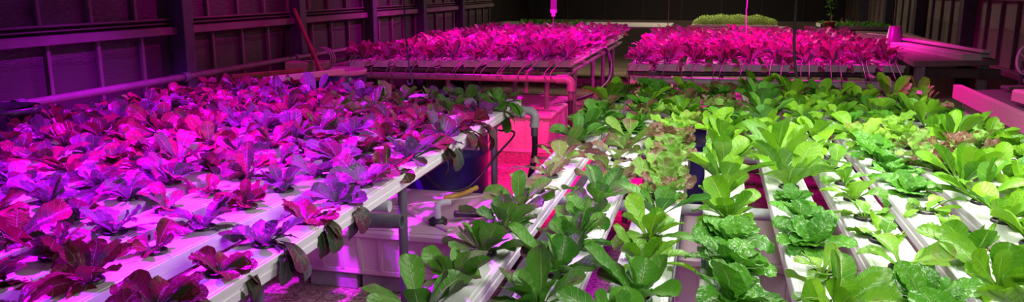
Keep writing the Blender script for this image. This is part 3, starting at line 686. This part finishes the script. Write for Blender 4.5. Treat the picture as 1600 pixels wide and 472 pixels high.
MB().box((-1.80, 8.992, 1.30), (-1.73, 9.008, 1.62), bev=.004).build('strap', 'strap_grey', c)
MB().prism([(-1.80, 8.985), (-1.73, 8.985), (-1.73, 9.015), (-1.80, 9.015)], 1.26, 1.30).prism([(-1.785, 8.985), (-1.745, 8.985), (-1.745, 9.015), (-1.785, 9.015)], 1.22, 1.26).build('buckle', 'barrel_lid', c)
cord('thin pale wire hanging in front of the dark back wall', [(-.62, 12.0, ZT), (-.62, 12.0, 1.0)], .007, 'tube_grey')
cord('thin rose-lit wire hanging above the far right bench', smooth([(.36, 8.9, ZT), (.365, 8.9, 1.5), (.36, 8.9, 1.3), (.375, 8.9, 1.05)], 4), .006, 'tub_white')

# ------------------------------------------------------------ left clutter
p = thing('plant_pot', 'black plastic pot on the ledge by the left wall', 'pot', (-3.40, 3.12, .832))
MB().lathe([(0, 0), (.15, 0), (.168, .10), (.175, .105), (.178, .135), (.170, .138), (.160, .10), (.142, .012), (0, .012)], 32).build('body', 'cup_black', p)
tag(MB().box((-.25, -.45, 0), (.25, .45, .60), bev=.01).build('crate', 'timber_dark', None, (-3.35, 5.80, .0)), 'dark crate behind the left bench, boards piled on top', 'crate')
tag(MB().box((-.017, -.38, -.022), (.017, .38, .022), M=Matrix.Rotation(R(-22), 4, 'Z'), bev=.003).build('timber_plank', 'timber_white', None, (-3.0, 5.45, .885)), 'bright pink-lit plank end at the far corner of the magenta bench', 'plank')
for k, (x, y, z, a, l) in enumerate([(-3.25, 5.45, .83, -38, .35), (-3.2, 5.62, .862, -52, .33), (-3.35, 5.5, .89, -28, .32)]):
    tag(MB().box((-.02, -l, -.014), (.02, l, .014), M=Matrix.Rotation(R(a), 4, 'Z'), bev=.003).build('timber_batten', 'wood_pole', None, (x, y, z)), 'red-brown batten in the pile behind the left bench, %s from the bottom' % ORD[k], 'batten', 'battens piled behind the left bench')
tag(MB().box((-.17, -.10, 0), (.17, .10, .10), M=Matrix.Rotation(R(15), 4, 'Z'), bev=.008).build('storage_box', 'fascia', None, (-3.28, 6.0, .84)), 'mauve-lit box beside the leaning brown pole', 'box')
tag(MB().tube([(-3.52, 6.25, 1.36), (-3.02, 5.75, .87)], .017, 12).build('wooden_pole', 'wood_pole'), 'brown wooden pole leaning against the left wall', 'pole')
co = MB()
for k in range(3):
    P = [(-3.12 + .09 * cos(a) + .01 * k, 5.93 + .02 * k, .97 + .09 * sin(a)) for a in [i * pi / 10 for i in range(21)]]; co.tube(P, .006, 6)
tag(co.build('hose_coil', 'tube_grey'), 'coil of thin hose standing on the mauve-lit box', 'hose')
tag(MB().box((-3.56, 6.7, .0), (-3.34, 7.5, .78), bev=.01).build('storage_crate', 'timber_dark'), 'dark low crate between left wall and far left bench', 'crate')

# ------------------------------------------------------------ back tables
def table(name, label, pts, z, th, legs, mat, legmat='steel_grey', cat='table'):
    cx = sum(p[0] for p in pts) / len(pts); cy = sum(p[1] for p in pts) / len(pts)
    t = thing(name, label, cat, (cx, cy, 0))
    MB().prism([(x - cx, y - cy) for x, y in pts], z - th, z).build('table_top', mat, t)
    for x, y in legs: MB().box((x - cx - .035, y - cy - .035, 0), (x - cx + .035, y - cy + .035, z - th), bev=.004).build('leg', legmat, t)
    return t
bt = table('plant_table', 'long dim table in front of the dark back wall', [(-3.6, 12.35), (-.62, 12.35), (-.62, 13.9), (-3.6, 13.9)], .95, .025, [(-3.4, 12.5), (-.72, 12.45), (-.72, 13.8), (-3.4, 13.8)], 'block_grey', 'fascia')
MB().tube([(-.72 + 2.11, 12.45 - 13.125, .35), (-.72 + 2.11 - .5, 12.45 - 13.125, .05)], .02, 8).build('brace', 'fascia', bt)
table('plant_table', 'dim table under the tray of pale green microgreens', [(-.36, 12.45), (1.2, 12.45), (1.2, 13.5), (-.36, 13.5)], .93, .04, [(-.3, 12.5), (1.1, 12.5), (-.3, 13.4), (1.1, 13.4)], 'fascia')
table('plant_table', 'dim table under the seedling trays in the far right corner', [(1.55, 12.1), (2.58, 12.1), (2.58, 13.8), (1.55, 13.8)], .93, .05, [(1.62, 12.2), (2.5, 12.2), (1.62, 13.7), (2.5, 13.7)], 'timber_dark')
# microgreens
mg = thing('microgreens_tray', 'white tray of pale green microgreens on the back table', 'tray', (.35, 12.85, .932))
MB().box((-.64, -.27, 0), (.64, .27, .05), bev=.005).build('tray', 'tub_white', mg)
m = MB(); g = random.Random(8)
for k in range(5200):
    x, y = g.uniform(-.62, .62), g.uniform(-.25, .25); h = g.uniform(.05, .19) * (1 - .55 * abs(x / .64) ** 5) + .02 * sin(x * 23) * g.random() ; a = g.uniform(0, 6.28); s = g.uniform(.010, .018)
    dx, dy = cos(a) * s, sin(a) * s
    m.add([(x, y, h), (x + dx - dy * .6, y + dy + dx * .6, h + s * .5), (x + 1.7 * dx, y + 1.7 * dy, h + s * .2), (x + dx + dy * .6, y + dy - dx * .6, h + s * .5)], [(0, 1, 2, 3)])
    if k % 3 == 0: m.add([(x - .001, y, .05), (x + .001, y, .05), (x, y, h)], [(0, 1, 2)])
o = m.build('microgreens', 'microgreen', mg); o['kind'] = 'stuff'
# dim seedlings on the back-left table
def seedling_mesh(seed, n=9, L=.10, W=.035):
    r = random.Random(seed); mb = MB()
    for i in range(n): leaf(mb, r, i * 2.4, L * r.uniform(.7, 1.1), W, R(30 + 45 * i / n), R(r.uniform(20, 60)), nu=4, nv=6)
    return mb.mesh('seedling', 'leaf_savoy')
SD = [seedling_mesh(50 + k) for k in range(4)]
n = 0
for i in range(8):
    for j in range(2):
        o = bpy.data.objects.new('seedling', rng.choice(SD)); col.objects.link(o); o.location = (-2.95 + i * .135 + rng.uniform(-.02, .02), 12.55 + j * .2, .95); o.scale = (rng.uniform(1, 1.4),) * 3; o.rotation_euler.z = rng.uniform(0, 6)
        tag(o, 'dim dark green seedling on the back table, %s from the left in the %s row' % (ORD[i], ('front', 'rear')[j]), 'seedling', 'seedlings on the long back table')
# seedling trays right
for k, (x, y, lx, ly) in enumerate([(2.10, 12.5, .42, .24), (2.08, 13.15, .46, .30)]):
    tr = thing('seedling_tray', ['pink-lit wooden tray of seedlings at the front of the far right table', 'wooden tray of seedlings behind the pink-lit tray'][k], 'tray', (x, y, .931))
    bx = MB()
    bx.box((-lx, -ly, 0), (lx, -ly + .02, .07)).box((-lx, ly - .02, 0), (lx, ly, .07)).box((-lx, -ly, 0), (-lx + .02, ly, .07)).box((lx - .02, -ly, 0), (lx, ly, .07)).box((-lx, -ly, 0), (lx, ly, .015))
    bx.build('frame', 'timber_white', tr); MB().box((-lx + .02, -ly + .02, .015), (lx - .02, ly - .02, .05)).build('soil', 'soil', tr)
    mm = MB(); g = random.Random(k + 3)
    for a in range(11):
        for b_ in range(5):
            x_, y_ = -lx + .06 + a * (2 * lx - .12) / 10 + g.uniform(-.01, .01), -ly + .05 + b_ * (2 * ly - .1) / 4
            for q in range(5):
                s = len(mm.v); leaf(mm, g, q * 1.6 + g.random(), g.uniform(.05, .09), .025, R(g.uniform(30, 75)), R(40), nu=2, nv=4, z0=.05)
                for vi in range(s, len(mm.v)): v = mm.v[vi]; mm.v[vi] = (v[0] + x_, v[1] + y_, v[2])
    mm.build('seedlings', 'leaf_savoy', tr)
    for q in range(4):
        xx = -lx + .12 + q * .22; MB().box((xx - .008, -ly + .03, .04), (xx + .008, -ly + .033, .13), M=Matrix.Rotation(R(12), 4, 'Y')).build('plant_marker', 'tub_white', tr)
pp = thing('potted_plant', 'terracotta pot with a thin leggy plant on the seedling table edge', 'potted plant', (1.66, 12.22, .931))
MB().lathe([(0, 0), (.055, 0), (.075, .11), (.084, .11), (.084, .135), (.074, .135), (.068, .11), (0, .11)], 24).build('pot', 'terracotta', pp)
mm = MB(); mm.tube(smooth([(0, 0, .11), (.01, 0, .25), (-.02, .01, .40), (0.01, 0, .52)], 4), .004, 6)
g = random.Random(5)
for q in range(34):
    s = len(mm.v); leaf(mm, g, g.uniform(0, 6.28), g.uniform(.05, .10), .028, R(g.uniform(-10, 50)), R(50), nu=2, nv=4)
    hz = g.uniform(.18, .52); 
    for vi in range(s, len(mm.v)): v = mm.v[vi]; mm.v[vi] = (v[0], v[1], v[2] + hz)
mm.build('foliage', 'leaf_savoy', pp)

# right-hand table with boards and cup
rt = table('work_table', 'pink-lit plywood table with planks along the right wall', [(1.64, 7.10), (2.36, 7.42), (2.58, 11.6), (1.98, 12.0)], .95, .045, [(1.72, 7.22), (2.28, 7.5), (2.05, 10.6), (2.5, 10.6)], 'table_ply')
MB().box((-.42, -2.22, .80), (.22, -2.17, .88), bev=.004).build('apron', 'timber_dark', rt)
def board(label, a, b, z, wd, th, mat='timber_white', name='timber_plank', group='planks on the right-hand table', tilt=0.):
    a = Vector((*a, 0)); b = Vector((*b, 0)); L = (b - a).length; ang = math.atan2(b.y - a.y, b.x - a.x)
    o = MB().box((-L / 2, -wd / 2, 0), (L / 2, wd / 2, th), bev=.003).build(name, mat, None, ((a.x + b.x) / 2, (a.y + b.y) / 2, z)); o.rotation_euler = (0, tilt, ang)
    return tag(o, label, 'plank', group)
board('thick white-edged plank nearest the front on the right-hand table', (1.86, 8.75), (2.12, 7.28), .951, .16, .05)
board('white plank behind the front one on the right-hand table', (2.02, 9.4), (2.30, 7.62), .951, .12, .04)
board('slim plank crossing on top of the two white planks', (1.98, 9.2), (2.28, 7.45), 1.002, .07, .022)
board('narrow batten lying along the wall side of the right-hand table', (2.32, 11.2), (2.42, 8.3), .951, .06, .025, 'timber')
board('thin pale stick at the far end of the right-hand table', (1.98, 11.1), (2.25, 10.5), .951, .02, .015)
cp = thing('measuring_cup', 'upturned translucent plastic cup on the corner of the plank table', 'cup', (1.90, 9.15, .951))
MB().lathe([(.085, 0), (.105, 0), (.105, .012), (.088, .014), (.062, .19), (.058, .195), (0, .195)], 28).build('body', 'plastic_clear', cp)
# near right board table with foam block
ft = table('low_table', 'board table with bright magenta-lit edge, at the right beyond the lettuce', [(1.50, 3.3), (2.5, 3.5), (2.5, 5.9), (1.56, 5.44)], .915, .04, [(2.3, 3.7), (2.35, 5.6), (1.66, 5.3)], 'timber_dark')
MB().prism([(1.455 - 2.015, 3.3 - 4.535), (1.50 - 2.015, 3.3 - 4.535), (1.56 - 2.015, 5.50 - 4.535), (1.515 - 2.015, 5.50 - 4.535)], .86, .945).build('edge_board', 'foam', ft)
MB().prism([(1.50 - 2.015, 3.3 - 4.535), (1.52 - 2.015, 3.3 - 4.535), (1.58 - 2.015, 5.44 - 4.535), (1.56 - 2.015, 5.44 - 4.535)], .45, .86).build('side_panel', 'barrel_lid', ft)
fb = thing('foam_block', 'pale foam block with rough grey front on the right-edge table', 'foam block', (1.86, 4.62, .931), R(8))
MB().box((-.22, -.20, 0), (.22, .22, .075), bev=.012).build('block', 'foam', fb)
MB().box((-.10, -.206, .003), (.215, -.196, .066), bev=.002).build('rough_face', 'foam_side', fb)
m = MB(); g = random.Random(21)
for k in range(7):
    x, y = 1.95 + g.uniform(-.1, .4), 5.40 + g.uniform(-.2, .2)
    tag(MB().box((-.16, -.04, 0), (.16, .04, .02), M=Matrix.Rotation(g.uniform(-1.2, 1.2), 4, 'Z'), bev=.003).build('timber_offcut', 'timber_dark', None, (x, y, .931 + k * .021)), 'dark offcut in the pile behind the foam block, %s from the bottom' % ORD[k], 'offcut', 'dark offcuts behind the foam block')
wv = thing('valve_wheel', 'spoked hand wheel standing behind the right-edge table', 'wheel', (2.24, 6.45, .955))
rim = MB().tube([(.075 * cos(a), .03 * cos(a), .105 * sin(a) + .08) for a in [i * pi / 14 for i in range(29)]], .010, 8); rim.build('rim', 'barrel_lid', wv)
for k in range(3):
    a = k * 2.1 + .5; MB().tube([(0, 0, .08), (.072 * cos(a), .028 * cos(a), .10 * sin(a) + .08)], .007, 6).build('spoke', 'barrel_lid', wv)
MB().tube([(0, 0, .08), (.0, .06, .06), (0, .08, -.955)], .015, 8).build('stand', 'steel_dark', wv)
# dim stacks under the right tables
tag(MB().box((1.78, 7.9, 0), (2.3, 8.6, .55), bev=.01).build('cardboard_box', 'timber'), 'brown box on the floor under the plank table', 'box')
tag(MB().box((1.75, 5.9, 0), (2.4, 6.6, .62), bev=.01).build('storage_bin', 'barrel_lid'), 'dim red-lit bin between the two right-hand tables', 'bin')
